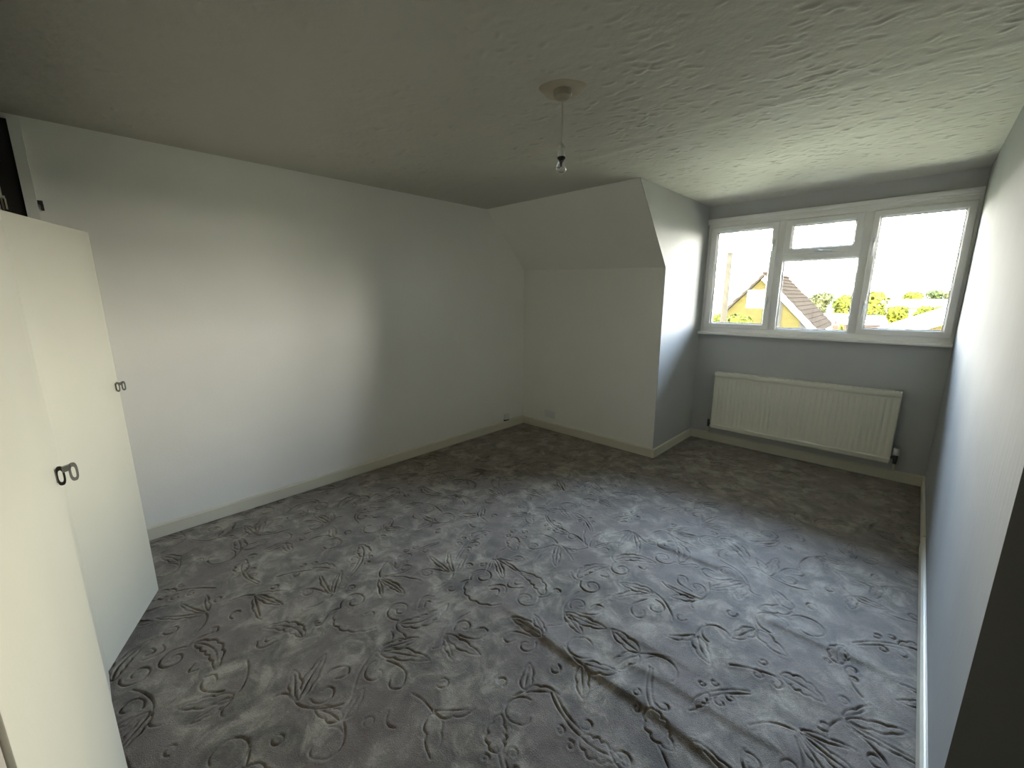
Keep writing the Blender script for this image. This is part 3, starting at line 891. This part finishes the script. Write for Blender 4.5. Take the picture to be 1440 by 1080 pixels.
def tree(name, x, y, top, rad, mat, label, cat, seed, n=2600, size=0.22, base=GZ, group=None, blobs=9, trunk=True, squash=1.0):
    r = np.random.default_rng(seed)
    t = empty(name, (x, y, base)); tag(t, label, cat, group)
    H = top - base
    bl = []
    for k in range(blobs):
        a = r.uniform(0, 2 * math.pi); q = r.uniform(0.15, 0.62) * rad
        br = r.uniform(0.36, 0.55) * rad
        bl.append((q * math.cos(a), q * math.sin(a) * squash, H - br * 0.85 - r.uniform(0, max(0.05, H * 0.5)) * (k > 1), br))
    V = leaf_cloud(r, bl, n, size)
    f = mesh_np('foliage', V, np.arange(len(V)).reshape(-1, 4), mat, False); f.parent = t
    f['kind'] = 'stuff'
    if trunk:
        MB().tube([(0, 0, -0.05), (0.02, 0, H * 0.3), (0.0, 0.03, H * 0.72)], [0.06 * rad + 0.05, 0.05 * rad + 0.03, 0.03], 8).build('trunk', M_bark, t, 'all')
        bm_ = MB()
        for k in range(4):
            a = r.uniform(0, 6.28)
            bm_.tube([(0, 0, H * (0.35 + 0.08 * k)), (rad * 0.45 * math.cos(a), rad * 0.45 * math.sin(a), H * (0.6 + 0.08 * k))], [0.04, 0.015], 6)
        br_ = bm_.build('branches', M_bark, t, 'all'); br_['kind'] = 'stuff'
    return t
trees = [(-11.0, 66, 1.6, 1.7, 1, 'dark green round tree just right of the brick house roof'),
         (-8.7, 60, 2.0, 1.75, 2, 'tallest olive tree behind the white outbuilding'),
         (-6.6, 65, 1.75, 1.6, 0, 'yellow green tree left of the right window post'),
         (-4.2, 60, 1.6, 1.3, 1, 'green tree mostly hidden behind the right window post'),
         (-24.5, 62, 2.1, 2.2, 1, 'green tree behind the telegraph pole'),
         (-27.5, 60, 2.4, 2.0, 2, 'olive tree at the left edge of the view, left of the pole')]
for i, (x, y, tp, rd, k, lb) in enumerate(trees):
    tree('leafy_tree', x, y, tp, rd, M_leaf[k], lb, 'tree', 40 + i, group='trees beyond the neighbouring roofs')
tree('garden_tree', -1.95, 27, 1.76, 1.05, M_leaf[0], 'bright yellow green tree with a spiky top beside the right window post', 'tree', 60, 2600, 0.13, blobs=12)
hb = [(-1.95, 'yellow green hedge bush at the left end of the hedge, touching the spiky tree'),
      (-0.95, 'second yellow green hedge bush from the left, above the outhouse roof'),
      (0.05, 'middle yellow green hedge bush, above the sloping white bargeboard'),
      (1.05, 'yellow green hedge bush right of the middle one, under the pale roof end'),
      (2.05, 'yellow green hedge bush at the right end of the hedge, behind the jamb')]
for i, (x, lb) in enumerate(hb):
    t = empty('hedge_bush', (x, 34, GZ + 0.28)); tag(t, lb, 'hedge', 'hedge bushes before the long pale roof')
    r_ = np.random.default_rng(70 + i)
    bl = [(r_.uniform(-.32, .32), r_.uniform(-.3, .3), z_, 0.34) for z_ in (0.4, 0.8, 1.2, 1.6, 2.0, 2.4, 2.7, 2.9, 3.05, 3.12, 3.2, 3.22)]
    V = leaf_cloud(r_, bl, 2600, 0.12)
    V[:, 0] = np.clip(V[:, 0], -0.495, 0.495)
    f = mesh_np('foliage', V, np.arange(len(V)).reshape(-1, 4), M_leaf[0], False); f.parent = t; f['kind'] = 'stuff'
    MB().tube([(0, 0, -0.05), (0.02, 0, 1.2), (0, 0.02, 2.6)], [0.07, 0.05, 0.02], 8).build('trunk', M_bark, t, 'all')
for i, (x, y, tp, lb) in enumerate(((-8.3, 25.0, 0.62, 'yellow green shrub at the foot of the telegraph pole'), (-7.2, 26, 0.50, 'yellow green shrub in front of the brick gable window'))):
    tree('garden_shrub', x, y, tp, 1.0, M_leaf[0], lb, 'shrub', 80 + i, 2400, 0.12, group='shrubs before the brick house')
for i, (x, y, tp, lb) in enumerate(((-1.0, 88, 2.25, 'low green trees on the skyline left of centre of the right pane'), (1.2, 92, 2.5, 'green tree on the skyline above the long pale roof'), (3.0, 90, 2.3, 'green tree on the skyline by the right window jamb'))):
    tree('skyline_tree', x, y, tp, 1.5, M_leaf[i % 3], lb, 'tree', 90 + i, 1500, 0.22, group='trees on the skyline in the right pane')

# brick house with its gable towards us
hs = empty('brick_house', (-7.73, 32, GZ), R(2.5)); tag(hs, 'yellow brick gabled house with brown tiled roof and pale cladding', 'house')
AZ = 3.0 - GZ; HWL, HWR = 3.05, 3.17; EZ = -0.38 - GZ; DEP = 9.0
MB().prism([(-HWL + .12, -0.1), (HWR - .12, -0.1), (HWR - .12, EZ - .05), (0, AZ - .25), (-HWL + .12, EZ - .05)], 'y', 0.0, DEP - 0.3).build('brick_wall', M_ybrick, hs)
def slope_pt(side, t, lift=0.0):
    w_ = HWR if side > 0 else HWL
    L = math.hypot(w_, AZ - EZ)
    nx, nz = (AZ - EZ) / L, w_ / L
    return (side * (w_ * t + nx * lift), AZ - (AZ - EZ) * t + nz * lift)
for side in (-1, 1):
    m = MB()
    a0, a1 = slope_pt(side, 0.0), slope_pt(side, 1.06)
    b0, b1 = slope_pt(side, 0.0, -0.10), slope_pt(side, 1.06, -0.10)
    m.prism([a0, a1, b1, b0], 'y', -0.18, DEP)
    m.build('roof_deck', M_felt, hs)
    m = MB(); nc, nt = 14, 22
    for c_ in range(nc):
        t0, t1 = 1.07 * c_ / nc, 1.07 * (c_ + 1) / nc + 0.012
        for k in range(nt):
            y0 = -0.22 + (DEP + 0.26) * (k + 0.5 * (c_ % 2)) / nt; y1 = y0 + (DEP + 0.26) / nt - 0.012
            y0 = max(y0, -0.22); y1 = min(y1, DEP + .05)
            p0, p1 = slope_pt(side, t0, 0.008), slope_pt(side, t1, 0.055)
            q0, q1 = slope_pt(side, t0, 0.001), slope_pt(side, t1, 0.012)
            m.prism([p0, p1, q1, q0], 'y', y0, y1)
    o = m.build('roof_tiles', M_tile, hs); o['kind'] = 'stuff'
    m = MB()
    ts = 0.05 if side > 0 else 0.0
    a0, a1 = slope_pt(side, ts, -0.012), slope_pt(side, 1.07, -0.012)
    dd = -0.32 if side > 0 else -0.12
    b0, b1 = slope_pt(side, ts, dd), slope_pt(side, 1.07, dd)
    m.prism([a0, a1, b1, b0], 'y', -0.26, -0.19)
    m.build('bargeboard', M_barge if side > 0 else M_tile, hs)
    p = slope_pt(side, 1.09, -0.02)
    MB().tube([(p[0], -0.2, p[1]), (p[0], DEP, p[1])], 0.07, 8).build('gutter', M_barge, hs, 'all')
m = MB(); m.tube([(0, -0.22, AZ + 0.03), (0, DEP + .05, AZ + 0.03)], 0.10, 10); m.build('ridge_tiles', M_tile, hs, 'all')
w1 = MB().box(-0.86, 0.86, -0.05, -0.001, AZ - 2.25, AZ - 1.05, 0.01).build('window', M_barge, hs)
for a, b in ((-0.80, -0.28), (-0.24, 0.24), (0.28, 0.80)):
    MB().box(a, b, -0.062, -0.051, AZ - 2.18, AZ - 1.62).build('pane', M_pane, w1)
    MB().box(a, b, -0.062, -0.051, AZ - 1.57, AZ - 1.12).build('pane', M_pane, w1)
for k in range(22):
    z = AZ - 0.75 - 0.155 * k
    lim = HWR * (AZ - z - 0.4) / (AZ - EZ)
    for x0, x1 in ((0.90, 1.27), (2.30, 3.0)):
        x1 = min(x1, lim)
        if x1 - x0 > 0.08:
            MB().hexa([(x0, -0.05, z), (x1, -0.05, z), (x1, -0.002, z), (x0, -0.002, z)], [(x0, -0.022, z + .148), (x1, -0.022, z + .148), (x1, -0.002, z + .148), (x0, -0.002, z + .148)]).build('cladding_board', M_board, hs)
m = MB(); m.tube([(0.05, 0.5, AZ + .05), (0.05, 0.5, AZ + 0.85)], 0.018, 6)
m.tube([(-0.25, 0.5, AZ + 0.78), (0.45, 0.5, AZ + 0.78)], 0.012, 6)
for k in range(5): m.tube([(-0.2 + 0.14 * k, 0.35, AZ + 0.78), (-0.2 + 0.14 * k, 0.65, AZ + 0.78)], 0.008, 5)
m.build('roof_aerial', M_metal, hs)

# telegraph pole
tp = empty('telegraph_pole', (-6.23, 20, GZ)); tag(tp, 'wooden telegraph pole standing left of the brick gable', 'pole')
PH = 3.35 - GZ
MB().tube([(0, 0, -0.1), (0, 0, PH)], [0.16, 0.115], 12).build('shaft', M_wood, tp, 'all')
MB().tube([(0, 0, PH), (0, 0, PH + 0.06)], [0.14, 0.02], 12).build('cap', M_felt, tp, 'all')
for z, s in ((PH - 0.15, 1), (PH - 0.35, -1), (PH - 1.05, 1), (PH - 1.20, -1), (PH - 1.45, 1)):
    MB().tube([(s * 0.10, -0.02, z), (s * 0.26, -0.02, z)], 0.02, 6).lathe([(0, z), (0.04, z), (0.05, z + 0.05), (0.03, z + 0.11), (0, z + 0.11)], (s * 0.25, -0.02), 10).build('insulator', M_metal, tp)

# small buildings
ob = empty('white_outbuilding', (-5.3, 46, GZ)); tag(ob, 'low white flat-roofed outbuilding below the olive tree', 'outbuilding')
MB().box(-1.2, 1.9, 0, 4, -0.05, 2.55).build('wall', M_barge, ob)
MB().box(-1.3, 2.0, -0.12, 4.1, 2.55, 2.72).build('flat_roof', M_barge, ob)
MB().box(-0.6, 0.2, -0.03, -0.001, 0.9, 2.0).build('window', M_pane, ob)
cs = empty('brick_chimney', (-2.87, 25.5, GZ)); tag(cs, 'slim brick chimney stack beside the white outbuilding', 'chimney')
MB().box(-0.10, 0.10, 0, 0.3, -0.05, 2.95).build('stack', M_rbrick, cs)
MB().box(-0.13, 0.13, -0.03, 0.33, 2.95, 3.02).build('crown', M_rend, cs)
MB().lathe([(0, 3.02), (0.06, 3.02), (0.05, 3.16), (0.04, 3.16), (0, 3.10)], (0, 0.15), 12).build('pot', M_rbrick, cs, 'all')
lr = empty('long_building', (0.2, 45, GZ)); tag(lr, 'long low building with a pale roof beyond the hedge', 'building')
MB().box(-2.5, 4.0, 0.3, 6, -0.05, 3.5).build('wall', M_rend, lr)
MB().prism([(0.0, 3.50), (0.0, 3.58), (3.2, 4.06), (6.4, 3.58), (6.4, 3.50)], 'x', -2.7, 4.3).build('roof', M_sheet, lr)
ga = empty('brick_outhouse', (-0.83, 20, GZ), R(4)); tag(ga, 'small flat-roofed brick outhouse with a white fascia beside the sloping bargeboard', 'outhouse')
MB().box(-1.15, 0, 0, 4.2, -0.05, 3.30).build('wall', M_rbrick, ga)
MB().box(-1.25, 0.05, -0.08, 4.3, 3.30, 3.46).build('fascia', M_barge, ga)
MB().box(-1.17, -0.03, 0.0, 4.22, 3.46, 3.50).build('felt_roof', M_felt, ga)
MB().box(-0.95, -0.2, -0.04, -0.001, 0.0, 2.0).build('door', M_barge, ga)
nb = empty('near_bungalow', (2.3, 14, GZ)); tag(nb, 'bungalow end with a sloping white bargeboard over pale yellow brick', 'house')
def nbs(x): return 4.75 - 0.47 * abs(x)
MB().prism([(-4.2, -0.1), (4.2, -0.1), (4.2, nbs(4.2) - .22), (0, nbs(0) - .22), (-4.2, nbs(4.2) - .22)], 'y', 0.15, 5.2).build('brick_wall', M_ybrick, nb)
for s in (-1, 1):
    MB().prism([(0, nbs(0)), (s * 4.6, nbs(4.6)), (s * 4.6, nbs(4.6) - .21), (0, nbs(0) - .21)], 'y', 0.0, 0.14).build('bargeboard', M_barge, nb)
    MB().prism([(0, nbs(0) + .04), (s * 4.7, nbs(4.7) + .04), (s * 4.7, nbs(4.7) - .04), (0, nbs(0) - .04)], 'y', 0.141, 5.4).build('roof', M_sheet, nb)
